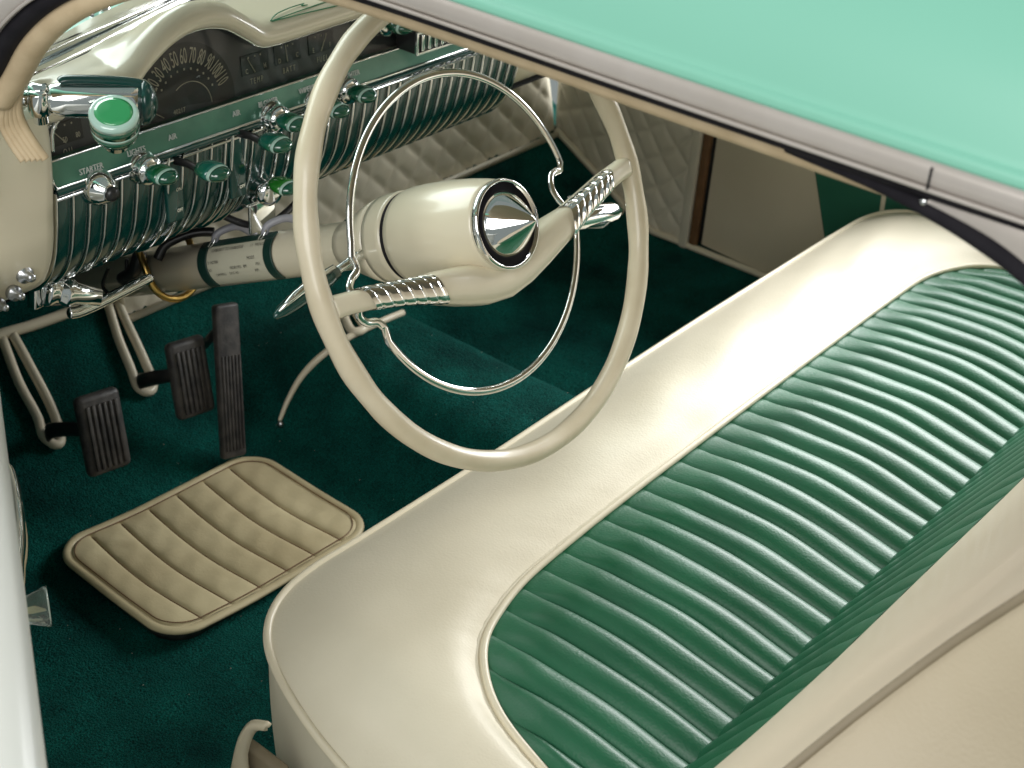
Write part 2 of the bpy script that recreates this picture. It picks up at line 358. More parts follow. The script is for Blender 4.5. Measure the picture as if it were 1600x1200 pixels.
def pleat_geo(x0, x1, seed):
    rnd = random.Random(seed); ph = [rnd.uniform(0, 6.28) for _ in range(4)]
    nu, nv = 14, 44; vs = []
    for j in range(nv+1):
        v = j/nv; v = v**1.35
        for i in range(nu+1):
            u = i/nu; x = x0+(x1-x0)*u
            yf = front_y(min(max(x, -.6245), .5345))-.001; y = yf+(-.45-yf)*v
            d = yf-y                               # distance from the piping
            wob = (.0011*math.sin(y*21+x*3)+.0005*math.sin(y*51+x*40))*sstep(0, .06, d)
            hgt = .0084*(.22+.78*sstep(0, .06, d))*(1+.11*math.sin(y*15+ph[1])+.06*math.sin(y*37+ph[2]))
            t_ = 2*u-1+.10*math.sin(y*9+ph[3])*(1-(2*u-1)**2)
            prof = max(0, 1-abs(t_)**2.2)**.72
            z = zin(x, y)-.0032+hgt*prof+.006*math.sin(math.pi*min(1, d/.30))
            vs.append(V((x+wob, y, z)))
    fs = [(j*(nu+1)+i, j*(nu+1)+i+1, (j+1)*(nu+1)+i+1, (j+1)*(nu+1)+i) for j in range(nv) for i in range(nu)]
    return vs, fs
k = 0; x = -.386-PW*8
while x < .53:
    a, b = max(x, -.622), min(x+PW, .533)
    if b-a > .006: mesh('pleat', *pleat_geo(a, b, k), 'green_leather', cush, fix=False)
    x += PW; k += 1
# backrest: face y = -.36 - K (z - .24)
KB = .60
def face(x, z, out=0):
    n = V((0, 1, KB)).normalized(); return V((x, -.362-KB*(z-.24), z))+n*out
BT = [(-.70, .25), (-.64, .29), (-.60, .325), (-.54, .358), (-.44, .380), (-.344, .397), (-.197, .425), (0, .440), (.2, .44), (.40, .42), (.53, .36), (.56, .25)]
ST = [(-.745, .30), (-.735, .40), (-.715, .47), (-.697, .497), (-.669, .520), (-.645, .551), (-.626, .586), (-.618, .63), (-.60, .67), (-.54, .70), (-.40, .715), (.0, .72), (.5, .70), (.62, .60), (.66, .40), (.66, .25)]
def resample(tab, n):
    P = cat_spline([(a, b, 0) for a, b in tab], 12); L = [0]
    for p, q in zip(P, P[1:]): L.append(L[-1]+(q-p).length)
    out = []; j = 0
    for i in range(n+1):
        s = L[-1]*i/n
        while j < len(P)-2 and L[j+1] < s: j += 1
        t = (s-L[j])/max(1e-9, L[j+1]-L[j]); out.append(P[j].lerp(P[j+1], min(1, max(0, t))))
    return out
NB = 90; bi = resample(BT, NB); bo = resample(ST, NB)
back = None
vs = []
for j in range(13):
    t = j/12
    for p, q in zip(bi, bo):
        r = p.lerp(q, t); vs.append(face(r.x, r.y, .009*math.sin(math.pi*min(1, t*1.25))**.7 if t < .8 else .009*math.sin(math.pi)*0+.009*(1-t)*2.2))
back = mesh('backrest', vs, [(j*(NB+1)+i, j*(NB+1)+i+1, (j+1)*(NB+1)+i+1, (j+1)*(NB+1)+i) for j in range(12) for i in range(NB)], 'cream_warm', seat)
tube('back_seam', [face(q.x, q.y, .0005) for q in bo], .0030, 'seam_olive', back, 10)
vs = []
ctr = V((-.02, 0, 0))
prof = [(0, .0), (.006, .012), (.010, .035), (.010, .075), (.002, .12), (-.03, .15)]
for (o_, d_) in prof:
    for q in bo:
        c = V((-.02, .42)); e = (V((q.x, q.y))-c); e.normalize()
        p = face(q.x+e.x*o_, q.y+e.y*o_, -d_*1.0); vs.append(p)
mesh('end_panel', vs, [(j*(NB+1)+i, j*(NB+1)+i+1, (j+1)*(NB+1)+i+1, (j+1)*(NB+1)+i) for j in range(len(prof)-1) for i in range(NB)], 'end_cream_shaded', back)
def top_z(x):
    best = .25
    for p, q in zip(bi, bi[1:]):
        if (p.x-x)*(q.x-x) <= 0 and abs(q.x-p.x) > 1e-6: best = max(best, p.y+(q.y-p.y)*(x-p.x)/(q.x-p.x))
    return best
x = -.386-PW*9
while x < .53:
    a, b = max(x, -.685), min(x+PW, .55)
    def bp(u, v, a=a, b=b):
        xx = a+(b-a)*u; z1 = top_z(xx); z = .225+(z1-.225)*v
        return face(xx, z, -.002+.0065*max(0, 1-abs(2*u-1)**2.2)**.7*(1-.6*sstep(.8, 1, v)))
    if b-a > .006: grid('pleat', bp, 12, 20, 'green_leather', back)
    x += PW
# curled flap of the seat skirt tucked beside the sill
fo_ = cat_spline([(-0.718, -0.082, 0.251), (-0.718, -0.061, 0.237), (-0.718, -0.045, 0.209), (-0.718, -0.034, 0.172), (-0.718, -0.026, 0.13), (-0.718, -0.022, 0.086)], 6); fi_ = cat_spline([(-0.718, -0.081, 0.239), (-0.718, -0.067, 0.228), (-0.718, -0.058, 0.205), (-0.718, -0.054, 0.183), (-0.718, -0.056, 0.153), (-0.718, -0.061, 0.116)], 6)
vs = []
for p, q in zip(fo_, fi_):
    for t in (0, .2, .5, .8, 1): vs.append(p.lerp(q, t)+V((-.006*math.sin(math.pi*t), 0, 0)))
sf = mesh('skirt_flap', vs, [(i*5+j, i*5+j+1, i*5+j+6, i*5+j+5) for i in range(len(fo_)-1) for j in range(4)], 'cream_vinyl', seat)
sf.modifiers.new('thickness', 'SOLIDIFY').thickness = .005
rbox('flap_gap_shade', (-.703, -.060, .10), (.012, .05, .17), 'seam_olive', sf, .004)  # dark box standing in for the shaded gap behind the flap

# ------------------------------------------------------------------ dashboard
dash = empty('dashboard', (-.2, .33, .45), 'cream dashboard with chrome ribbed green grille, gauges and green knobs', 'dashboard')
XL, XR = -.610, .055
GR = [(.302, .560), (.3035, .548), (.306, .53), (.309, .515), (.3155, .49), (.328, .468), (.345, .450), (.362, .440)]
gr = cat_spline([(0, y, z) for y, z in GR], 4)
def prof_frames(pts):
    out = []
    for i, p in enumerate(pts):
        t = (pts[min(i+1, len(pts)-1)]-pts[max(i-1, 0)]).normalized(); out.append((p, V((0, t.z, -t.y))))   # normal to the driver
    return out
gf = prof_frames(gr)
gf = [(p, n if n.y < 0 else -n) for p, n in gf]
PITCH = (XR-XL)/37
# grille: dark green bars (convex) and thin chrome ribs between them
def bar_mesh():
    vs = []; S = 8; wv = PITCH-.0020
    for i, (p, n) in enumerate(gf):
        g = .0036*min(1, i/3+.25)
        for k in range(S+1):
            a = math.pi*k/S; vs.append(V((-wv/2*math.cos(a), p.y, p.z))+n*(g*math.sin(a)**.45-.0002))
    me = bpy.data.meshes.new('grille_bar')
    me.from_pydata([tuple(v) for v in vs], [], [(i*(S+1)+k, i*(S+1)+k+1, (i+1)*(S+1)+k+1, (i+1)*(S+1)+k) for i in range(len(gf)-1) for k in range(S)])
    me.materials.append(MATS['enamel_green']); me.polygons.foreach_set('use_smooth', [True]*len(me.polygons)); return me
def rib_mesh():
    vs = []; S = 6
    for i, (p, n) in enumerate(gf):
        for k in range(S+1):
            a = math.pi*k/S; vs.append(V((-.0012*math.cos(a), p.y, p.z))+n*(.0052*math.sin(a)**.7))
    me = bpy.data.meshes.new('grille_rib')
    me.from_pydata([tuple(v) for v in vs], [], [(i*(S+1)+k, i*(S+1)+k+1, (i+1)*(S+1)+k+1, (i+1)*(S+1)+k) for i in range(len(gf)-1) for k in range(S)])
    me.materials.append(MATS['chrome']); me.polygons.foreach_set('use_smooth', [True]*len(me.polygons)); return me
bm_, rm_ = bar_mesh(), rib_mesh()
for i in range(37):
    o = link('grille_bar', bm_, dash); o.location.x += XL+PITCH*(i+.5)
for i in range(38):
    o = link('grille_rib', rm_, dash); o.location.x += XL+PITCH*i
# backing behind the grille and the ledge above it
grid('grille_backing', lambda u, v: V((XL+(XR-XL)*u, interp([(0, .310), (.5, .318), (.75, .338), (1, .372)], v), .56-.13*v)), 2, 12, 'enamel_green', dash)
def ledge(u, v):
    t = math.pi*v; return V((XL+(XR-XL)*u, .300-.006*math.sin(t), .5645-.0095*v-.0))
grid('grille_ledge', ledge, 40, 10, 'enamel_green', dash)
tube('ledge_moulding', [(XL, .2985, .5535), (XR, .2985, .5535)], .0018, 'chrome', dash, 8)
tube('bottom_moulding', [(XL, .362, .4395), (XR, .362, .4395)], .0035, 'chrome', dash, 10)
# lettered green strip
XS = .30
mesh('control_strip', [(XL, .2985, .5645), (XS, .2985, .5645), (XS, .3035, .5885), (XL, .3035, .5885), (XL, .310, .5645), (XS, .310, .5645), (XS, .312, .5885), (XL, .312, .5885)],
     [(0, 1, 2, 3), (4, 7, 6, 5), (0, 4, 5, 1), (3, 2, 6, 7), (0, 3, 7, 4), (1, 5, 6, 2)], 'strip_green', dash, smooth=False)
tube('strip_moulding', [(XL, .2975, .5645), (XS, .2975, .5645)], .0016, 'chrome', dash, 8)
tube('strip_moulding', [(XL, .3025, .589), (XS, .3025, .589)], .0012, 'chrome', dash, 8)
tube('strip_moulding', [(XL, .2975, .5645), (XL-.002, .300, .575), (XL-.004, .3025, .60), (XL-.002, .303, .618), (XL+.012, .3025, .629)], .0018, 'chrome', dash, 8)
LX, LY = V((1, 0, 0)), V((0, .005, .024)).normalized()
for s, xx, zz in (('STARTER', -.570, .5715), ('LIGHTS', -.519, .5735), ('AIR', -.476, .5755), ('AIR', -.396, .5775), ('BLOWER', -.354, .5780), ('WIPERS', -.301, .5780), ('LIGHTER', -.236, .5780)):
    text('lettering', s, .0078, (xx, .2985+(zz-.5645)*.2083-.0006, zz), LX, LY, 'satin_silver', dash, .0007, .82)
# gauge panel behind glass
GY = .310
EDGE = [(-.608, .600), (-.606, .618), (-.597, .628), (-.58, .6315), (-.545, .6315), (-.523, .633), (-.503, .649), (-.476, .665), (-.445, .673), (-.411, .668), (-.384, .652), (-.366, .640), (-.350, .637), (-.32, .637), (-.282, .638), (-.2, .639), (0, .639), (XS, .639)]
ec = cat_spline([(a, 0, b) for a, b in EDGE], 6)
vs = []; fs = []
for p in ec: vs += [V((p.x, GY+.003, .586)), V((p.x, GY+.003+(p.z+.004-.586)*.1, p.z+.004))]
for i in range(len(ec)-1): fs.append((2*i, 2*i+2, 2*i+3, 2*i+1))
gp = mesh('gauge_panel', vs, fs, 'gauge_black', dash, smooth=False, fix=False)
vs = []; fs = []
for p in ec: vs += [V((p.x, GY-.006, .589)), V((p.x, GY-.006+(p.z-.589)*.1, p.z+.002))]
for i in range(len(ec)-1): fs.append((2*i, 2*i+2, 2*i+3, 2*i+1))
mesh('gauge_glass', vs, fs, 'glass_clear', dash, smooth=False, fix=False)
tube('bezel', [V((p.x, .2985, p.z)) for p in ec], .0018, 'chrome', dash, 8)
# speedometer dial
def gpt(x, z, off=.001): return V((x, GY+.003+(z-.586)*.1-off*.6, z))
UP = V((0, .1, 1)).normalized()
SC = (-.446, .5955)
vs = [gpt(SC[0], SC[1], .0012)]
for i in range(41):
    a = math.radians(-12+204*i/40); vs.append(gpt(SC[0]+.060*math.cos(a), max(.588, SC[1]+.060*math.sin(a)), .0012))
sp = mesh('speedometer', vs, [(0, i+1, i+2) for i in range(40)], 'dial_black', gp, smooth=False, fix=False)
def ang_text(s, r, deg, size, m, parent, sx):
    a = math.radians(deg); ey = V((math.cos(a), 0, math.sin(a))); ex = V((math.sin(a), 0, -math.cos(a)))
    text('numeral', s, size, gpt(SC[0]+r*math.cos(a), SC[1]+r*math.sin(a), .003), ex, ey+V((0, .1*ey.z, 0)), m, parent, .0002, sx)
for i, n in enumerate(range(20, 120, 10)):
    ang_text(str(n), .0470, 141.5-13.45*i, .0215, 'print_cream', dash, .40)
for i in range(10):
    a = math.radians(141.5-13.45*i)
    rbox('dial_mark', gpt(SC[0]+.035*math.cos(a), SC[1]+.035*math.sin(a), .002), (.0016, .0006, .0020), 'print_cream', dash, 0)
tube('dial_arc', [gpt(SC[0]+.004+.026*math.cos(math.radians(a)), SC[1]-.004+.026*math.sin(math.radians(a)), .002) for a in range(0, 130, 5)], .0005, 'print_cream', dash, 6)
text('numeral', '40217', .0065, gpt(SC[0]-.010, SC[1]-.003, .002), (1, 0, 0), UP, 'print_cream', dash, .0002, .9)
tube('needle', [gpt(SC[0]-.030, SC[1]-.004, .004), gpt(SC[0]-.044, SC[1]+.006, .004)], [.0006, .0002], 'print_cream', dash, 6)
for (cx, cz, lab, l1, l2, na) in ((-.583, .606, 'OIL', '50', '80', 130), (-.357, .616, 'TEMP', 'C', 'H', 118), (-.313, .6165, 'BATT', 'D', 'C', 95), (-.266, .6165, 'FUEL', 'E', 'F', 60)):
    wv, hv = .036, .020
    rbox('dial', gpt(cx, cz, .0015), (wv, .0012, hv), 'dial_black', gp, .0004, (V((1, 0, 0)), V((0, 1, -.1)).normalized(), UP))
    a = math.radians(na); px, pz = cx-.002, cz-hv*.42
    tube('needle', [gpt(px, pz, .004), gpt(px+.0175*math.cos(a), pz+.0175*math.sin(a), .004)], [.0007, .0004], 'print_cream', dash, 6)
    text('numeral', l1, .007, gpt(cx-.012 if len(l1) < 2 else cx-.002, cz-.006, .003), (1, 0, 0), UP, 'print_cream', dash, .0002, .7)
    text('numeral', l2, .007, gpt(cx+.012, cz-.005, .003), (1, 0, 0), UP, 'print_cream', dash, .0002, .7)
    text('lettering', ' '.join(lab), .0085, gpt(cx, cz-.0175, .002), (1, 0, 0), UP, 'print_cream', dash, .0002, .62)
    for q in (-.7, 0, .6):
        rbox('dial_mark', gpt(cx+q*.012, cz+hv*.36, .003), (.0012, .0005, .0016), 'print_cream', dash, 0)
# cream cowl: rolls out of the gauge opening and runs back to the windshield
def yback(x): return .535-.33*math.sqrt(x*x+.01)
def cowl_profile(x, ze):
    hump = max(0, ze-.632); yb = yback(x); zb = .652
    pts = [(.2995, ze-.001), (.2925, ze+.002), (.2885, ze+.008), (.289, ze+.0155), (.295, ze+.0215), (.306, ze+.0245)]
    for f, z in ((.18, ze+.0242-hump*.18), (.36, .6565+hump*.62), (.56, .6565+hump*.32), (.80, .655+hump*.08), (1, zb)): pts.append((.306+(yb+.012-.306)*f, z))
    return resample(pts, 30)
vs = []; ex = [(-.735, .600), (-.68, .606), (-.64, .612), (-.622, .620), (-.612, .6275)]
ec2 = [V((a, 0, b)) for a, b in ex]+[p for p in ec if p.x > -.600 and p.z > .626]
for a in (.4, .5, .6, .7): ec2.append(V((a, 0, .639)))
for p in ec2:
    for q in cowl_profile(p.x, p.z): vs.append(V((p.x, q.x, q.y)))
n_ = 31; mesh('cowl', vs, [(i*n_+j, i*n_+j+1, (i+1)*n_+j+1, (i+1)*n_+j) for i in range(len(ec2)-1) for j in range(30)], 'cream_paint', dash)
# driver end and passenger (glove box) side: same section in cream paint
ENDP = [(.2885, .640), (.286, .620), (.2865, .595), (.290, .565), (.294, .540), (.298, .515), (.306, .490), (.320, .466), (.340, .450), (.362, .440), (.40, .435)]
ep = cat_spline([(0, a, b) for a, b in ENDP], 4)
vs = []
xs = [(-.612, .0145), (-.614, .006), (-.619, .001), (-.627, 0), (-.65, .0), (-.68, .003), (-.71, .012), (-.735, .03)]
for xx, d in xs:
    for p in ep: vs.append(V((xx, p.y+d, p.z)))
n_ = len(ep); mesh('end_cap', vs, [(i*n_+j, i*n_+j+1, (i+1)*n_+j+1, (i+1)*n_+j) for i in range(len(xs)-1) for j in range(n_-1)], 'cream_paint', dash)
GLV = [(.299, .640), (.2965, .60), (.297, .565), (.300, .54), (.3035, .52), (.310, .50), (.322, .485), (.345, .475), (.39, .47)]
gv = cat_spline([(0, a, b) for a, b in GLV], 4)
def section(name, xs):
    vs = [V((xx, p.y+d, p.z+d*.3)) for xx, d in xs for p in gv]; n = len(gv)
    mesh(name, vs, [(i*n+j, i*n+j+1, (i+1)*n+j+1, (i+1)*n+j) for i in range(len(xs)-1) for j in range(n-1)], 'cream_paint', dash)
section('centre_cap', [(.0555, .014), (.057, .004), (.062, 0), (.09, 0), (.121, 0), (.1235, .002), (.125, .006)])
section('glove_box_face', [(.1265, .006), (.128, .002), (.1305, 0), (.3, 0), (.5, 0), (.72, 0)])
rbox('under_tray', (-.02, .46, .455), (1.40, .20, .004), 'dark_void', dash, .001)
# ash tray with chrome fins standing on the strip
at_ = rbox('ash_tray', (-.115, .286, .604), (.105, .030, .026), 'black_plastic', dash, .002)
rbox('tray_frame', (-.115, .2695, .6155), (.107, .004, .003), 'chrome', at_, .001); rbox('tray_frame', (-.115, .2695, .5925), (.107, .004, .003), 'chrome', at_, .001)
rbox('tray_frame', (-.168, .2695, .604), (.003, .004, .026), 'chrome', at_, .001)
for i in range(9): rbox('tray_fin', (-.160+i*.0105, .269, .604), (.0042, .005, .019), 'chrome', at_, .0018)
for i in range(9): rbox('tray_bar', (-.1548+i*.0105, .2705, .604), (.0055, .003, .019), 'enamel_green', at_, .001)
# knobs -----------------------------------------------------------
DRV = V((0, -1, 0))
def oval_cap(parent, c, body='knob_teal', sc_=1.0, axis=DRV, name='knob_cap'):
    L = .037*sc_; R = .0112*sc_
    def pr(a, b, n=7):
        out = []
        for i in range(n+1):
            t = a+(b-a)*i/n; out.append((t*L, R*math.sqrt(max(0, 1-(2*t-1)**2))))
        return out
    o = V(c)-V(axis).normalized()*L/2
    b = lathe(name, o, axis, pr(0, .68), body, parent, 28, .74, 1.22)
    lathe('pale_band', o, axis, pr(.68, .76, 4), 'knob_pale', b, 28, .74, 1.22)
    lathe('dark_tip', o, axis, pr(.76, 1), 'knob_dark_green', b, 28, .74, 1.22)
    return b
def pull_knob(c, base_y=.300, r=.0155, body='knob_teal', sc_=1.0):
    c = V(c); bz = c+V((0, 0, -.002))
    b = lathe('control_knob', (bz.x, base_y, bz.z), DRV, [(-.004, r*1.0), (0, r*1.05), (.003, r*1.05), (.005, r*.95), (.010, r*.86), (.012, r*.92), (.016, r*.88), (.019, r*.62), (.021, .006), (.028, .005)], 'chrome', dash, 28)
    L = (c-V((bz.x, base_y-.026, bz.z)))
    tube('stem', [(bz.x, base_y-.020, bz.z), c], .0042, 'chrome', b, 10)
    oval_cap(b, c, body, sc_); return b
st = lathe('starter_button', (-.566, .302, .553), DRV, [(-.004, .0175), (.003, .0175), (.008, .0165), (.012, .0150), (.018, .0115), (.022, .0085), (.0235, .0075)], 'chrome', dash, 32)
lathe('button', (-.566, .302-.0225, .553), DRV, [(0, .0072), (.004, .0070), (.0065, .005), (.0075, 0)], 'black_plastic', st, 24)
pull_knob((-.515, .270, .559)); pull_knob((-.352, .270, .5655)); pull_knob((-.2915, .270, .5635)); pull_knob((-.2515, .270, .5695), body='knob_dark_green')
pull_knob((-.196, .270, .631), body='knob_dark_green')
def slide_lever(xs, c):
    s = rbox('lever_slot', (xs, .3015, .524), (.020, .006, .072), 'enamel_green', dash, .002)
    for dx in (-.0085, .0085):
        rb = link('slot_frame', rm_, s)
        rb.location.x += xs+dx; rb.location.y -= .004
    a = tube('lever_arm', [(xs, .298, c[2]+.004), (xs+.006, .285, c[2]+.003), (c[0]-.008, c[1]+.010, c[2])], [(.0045, .0016)]*3, 'black_plastic', s, 8, flat=(0, 0, 1))
    oval_cap(s, c, 'knob_teal', 1.08)
    for j, tx in enumerate(('ON', 'OFF')):
        text('lettering', tx, .005, (xs+.003, .2975, .522-.022*j), (1, 0, 0), (0, 0, 1), 'chrome', s, .0004, .8)
slide_lever(-.478, (-.462, .262, .549)); slide_lever(-.398, (-.381, .262, .5545))
# heater bracket and knob hanging below the grille
hk = lathe('heater_knob', (-.350, .335, .482), V((-.28, -1, .02)), [(0, .016), (.012, .015), (.024, .0135), (.034, .0130), (.038, .0145), (.044, .0140), (.048, .008)], 'chrome', dash, 28)
oval_cap(hk, (-.366, .268, .501), 'knob_leaf_green', .98)
bk = rbox('heater_bracket', (-.352, .345, .462), (.040, .055, .004), 'chrome', dash, .0015, (V((1, 0, 0)), V((0, 1, 0)), V((0, 0, 1))))
rbox('bracket_face', (-.352, .318, .446), (.036, .004, .034), 'chrome', bk, .0015)
tube('bracket_cable', cat_spline([(-.385, .36, .448), (-.36, .335, .432), (-.33, .325, .428), (-.29, .33, .437)], 6), .004, 'black_plastic', bk, 8)
# hinge bolts on the driver end
for (bx, by, bz, s) in ((-.6475, .307, .490, .8), (-.6585, .310, .474, .72), (-.671, .318, .464, .66)):
    b = lathe('hinge_bolt', (bx, by-.003, bz), (-.05, -1, .12), [(-.004, .010*s), (0, .0105*s), (.002, .009*s), (.003, .0055*s), (.011, .0052*s), (.013, .004*s), (.0135, 0)], 'steel', dash, 18)
# pinstripes on the cowl
for pts in ([(-.349, .299, .6612), (-.335, .306, .6632), (-.312, .311, .6635), (-.292, .312, .6635)], [(-.349, .2985, .6610), (-.31, .301, .6620), (-.27, .303, .6628), (-.235, .303, .6628)], [(-.348, .298, .6608), (-.30, .296, .6603), (-.262, .294, .6597), (-.23, .294, .6597)], [(-.292, .312, .6635), (-.298, .309, .6634), (-.292, .307, .6632)]):
    tube('pinstripe', cat_spline(pts, 6), .0006, 'pinstripe', dash, 6)

# ------------------------------------------------------------------ steering wheel
TI = math.radians(25.6)
W = V((-.36, 0, .55)); N = V((0, -math.cos(TI), math.sin(TI))); U = V((0, math.sin(TI), math.cos(TI))); XX = V((1, 0, 0))
def wp(a, b, h=0): return W+XX*a+U*b+N*h
wheel = empty('steering_wheel', W, 'cream two spoke steering wheel with chrome bullet hub and chrome horn ring', 'steering wheel')
RR = .2125; NRIM = 160
rad = []
for i in range(NRIM):
    a = 2*math.pi*i/NRIM
    grip = .0005*math.cos(a*22)*(1 if -.5 < math.sin(a) < .9 else .3)
    rad.append((.0108+grip, .0098+grip))
tube('rim', [wp(RR*math.cos(2*math.pi*i/NRIM), RR*math.sin(2*math.pi*i/NRIM)) for i in range(NRIM)], rad, 'cream_rim', wheel, 20, True, flat=tuple(N))
# hub: bullet shell grown from the column
lathe('hub', W, N, [(-.098, .036), (-.0975, .0455), (-.09, .0470), (-.07, .0478), (-.045, .0474), (-.02, .0458), (.0, .0434), (.010, .0416), (.0145, .0405), (.0148, .037), (.008, .036)], 'cream_paint', wheel, 64)
lathe('hub_seam', W, N, [(-.1045, .030), (-.1040, .0443), (-.0965, .0443), (-.096, .030)], 'weatherstrip', wheel, 56)
bz = lathe('hub_bezel', W, N, [(.0135, .0408), (.018, .0415), (.0215, .0405), (.0222, .0390), (.021, .0378), (.010, .0372)], 'chrome', wheel, 64)
lathe('bezel_recess', W, N, [(.0185, .0377), (.0170, .0365), (.0140, .0335), (.0130, .026)], 'weatherstrip', bz, 64)
lathe('hub_cone', W, N, [(.010, .0315), (.016, .0315), (.0205, .0300), (.026, .0262), (.034, .0195), (.044, .0110), (.050, .0055), (.0535, .0018), (.0545, 0)], 'chrome', wheel, 64)
# two spokes: broad at the hub, drooping, with ribbed chrome inserts
def spoke(sgn):
    S = [(0, -.0490, .0205, .029, -.018), (.028, -.0455, .0200, .0275, -.016), (.055, -.0385, .0182, .0215, -.009), (.08, -.031, .0160, .0165, -.0025), (.10, -.026, .0132, .0140, .0005), (.13, -.018, .0110, .0124, .0), (.165, -.010, .0098, .0112, -.001), (.19, -.006, .0095, .0102, -.001), (.206, -.004, .0100, .0095, 0)]
    seg = 24; vs = []
    pts = []
    for i in range(len(S)-1):
        for k in range(6):
            t = k/6; pts.append([S[i][q]+(S[i+1][q]-S[i][q])*t for q in range(5)])
    pts.append(list(S[-1]))
    for (a, b, hh, dd, h) in pts:
        for k in range(seg):
            t = 2*math.pi*k/seg; c, s = math.cos(t), math.sin(t)
            c = math.copysign(abs(c)**.62, c); s = math.copysign(abs(s)**.62, s)
            vs.append(wp(sgn*a, b+hh*s, h+dd*c))
    n = len(pts); fs = [(i*seg+k, i*seg+(k+1) % seg, (i+1)*seg+(k+1) % seg, (i+1)*seg+k) for i in range(n-1) for k in range(seg)]
    fs += [tuple((n-1)*seg+k for k in range(seg))]
    sp_ = mesh('spoke', vs, fs, 'cream_paint', wheel)
    vs = []; na = 66; seg2 = 14                       # ribbed chrome insert clasping the driver side
    def sec(a):
        for q in range(len(S)-1):
            if S[q][0] <= a <= S[q+1][0]:
                t = (a-S[q][0])/(S[q+1][0]-S[q][0]); return [S[q][z]+(S[q+1][z]-S[q][z])*t for z in range(5)]
    for i in range(na+1):
        a = .092+.078*i/na; (_, b, hh, dd, h) = sec(a)
        ph = ((a-.092)/.0118) % 1
        rib = .0016*(1-(2*ph-1)**4)**.5 if .004 < a-.092 < .074 else .0012
        for k in range(seg2+1):
            t = -1.75+3.5*k/seg2; c, s = math.cos(t), math.sin(t)
            sk_ = 0 if k in (0, seg2) else rib
            cc = math.copysign(abs(c)**.62, c); ss = math.copysign(abs(s)**.62, s)
            vs.append(wp(sgn*(a+.006*s), b+(hh+.0008+sk_)*ss, h+(dd+.0008+sk_)*cc))
    mesh('spoke_insert', vs, [(i*(seg2+1)+k, i*(seg2+1)+k+1, (i+1)*(seg2+1)+k+1, (i+1)*(seg2+1)+k) for i in range(na) for k in range(seg2)], 'chrome', sp_)
spoke(-1); spoke(1)
# horn ring in two arcs with hooked ends
def arc(a0, a1, n=40, R=.147, cx=.006, cy=-.005, h=-.032): return [wp(cx+R*math.cos(math.radians(a0+(a1-a0)*i/n)), cy+R*math.sin(math.radians(a0+(a1-a0)*i/n)), h) for i in range(n+1)]
upa = [wp(.128, -.002, -.026), wp(.130, .010, -.028), wp(.142, .012, -.031)]
upa = cat_spline([wp(.116, -.024, -.006), wp(.119, -.008, -.020), wp(.122, .004, -.026), wp(.132, .014, -.030), wp(.147, .014, -.032)], 5)+arc(10, 165, 60)+cat_spline([wp(-.1405, .022, -.032), wp(-.1395, .009, -.032), wp(-.150, .004, -.030), wp(-.160, -.002, -.024), wp(-.158, -.012, -.02)], 5)
tube('horn_ring', upa, [(.0026, .0038)]*len(upa), 'chrome', wheel, 12, flat=tuple(N))
loa = cat_spline([wp(-.156, -.014, -.020), wp(-.158, -.026, -.026), wp(-.148, -.036, -.031), wp(-.136, -.040, -.032), wp(-.130, -.048, -.032)], 5)+arc(-158, -22, 60)+cat_spline([wp(.150, -.040, -.032), wp(.148, -.026, -.030), wp(.140, -.014, -.024)], 5)
tube('horn_ring', loa, [(.0026, .0038)]*len(loa), 'chrome', wheel, 12, flat=tuple(N))

# ------------------------------------------------------------------ steering column
col = empty('steering_column', W-N*.5, 'cream painted steering column running from wheel hub to the firewall', 'steering column')
lathe('jacket', W, N, [(-.80, .0255), (-.30, .0255), (-.195, .0245), (-.185, .0250)], 'cream_paint', col, 40)
lathe('shroud', W, N, [(-.200, .0240), (-.186, .0268), (-.165, .0342), (-.148, .0400), (-.132, .0436)], 'cream_paint', col, 56)
lathe('collar', W, N, [(-.1312, .040), (-.1310, .0438), (-.124, .0446), (-.110, .0454), (-.1035, .0452), (-.1030, .040)], 'cream_paint', col, 56)
def cp(a, b, s): return W+XX*a+U*b+N*s
lv = tube('signal_lever', [cp(-.030, .000, -.132), cp(-.050, .000, -.133), cp(-.085, -.004, -.128)], [(.0075, .0030), (.0045, .0030), (.0036, .0036)], 'chrome', col, 12)
tube('lever_grip', [cp(-.083, -.004, -.128), cp(-.086, -.004, -.128), cp(-.100, -.006, -.126), cp(-.125, -.009, -.123), cp(-.150, -.012, -.119), cp(-.166, -.014, -.117), cp(-.174, -.015, -.116), cp(-.177, -.0155, -.1155)], [.004, .0075, .0085, .0088, .0078, .006, .0035, .0008], 'enamel_green', lv, 16)
tube('grip_top', [cp(-.092, .0025, -.120), cp(-.125, -.001, -.116), cp(-.150, -.005, -.113), cp(-.172, -.012, -.113)], [.0025, .0046, .0040, .001], 'chrome', lv, 12)
gs = tube('gear_lever', [cp(.035, -.018, -.118), cp(.09, -.030, -.108), cp(.16, -.044, -.100), cp(.21, -.054, -.098)], [.0055, .005, .0045, .0045], 'chrome', col, 12)
tube('lever_grip', [cp(.205, -.053, -.098), cp(.21, -.054, -.098), cp(.225, -.056, -.098), cp(.255, -.061, -.098), cp(.285, -.066, -.098), cp(.298, -.068, -.098), cp(.304, -.0685, -.098)], [.005, .0085, .0115, .0130, .0115, .007, .001], 'chrome', gs, 18)
tube('grip_inlay', [cp(.215, -.060, -.094), cp(.255, -.0695, -.093), cp(.295, -.071, -.095)], [.002, .0065, .002], 'enamel_green', gs, 14)
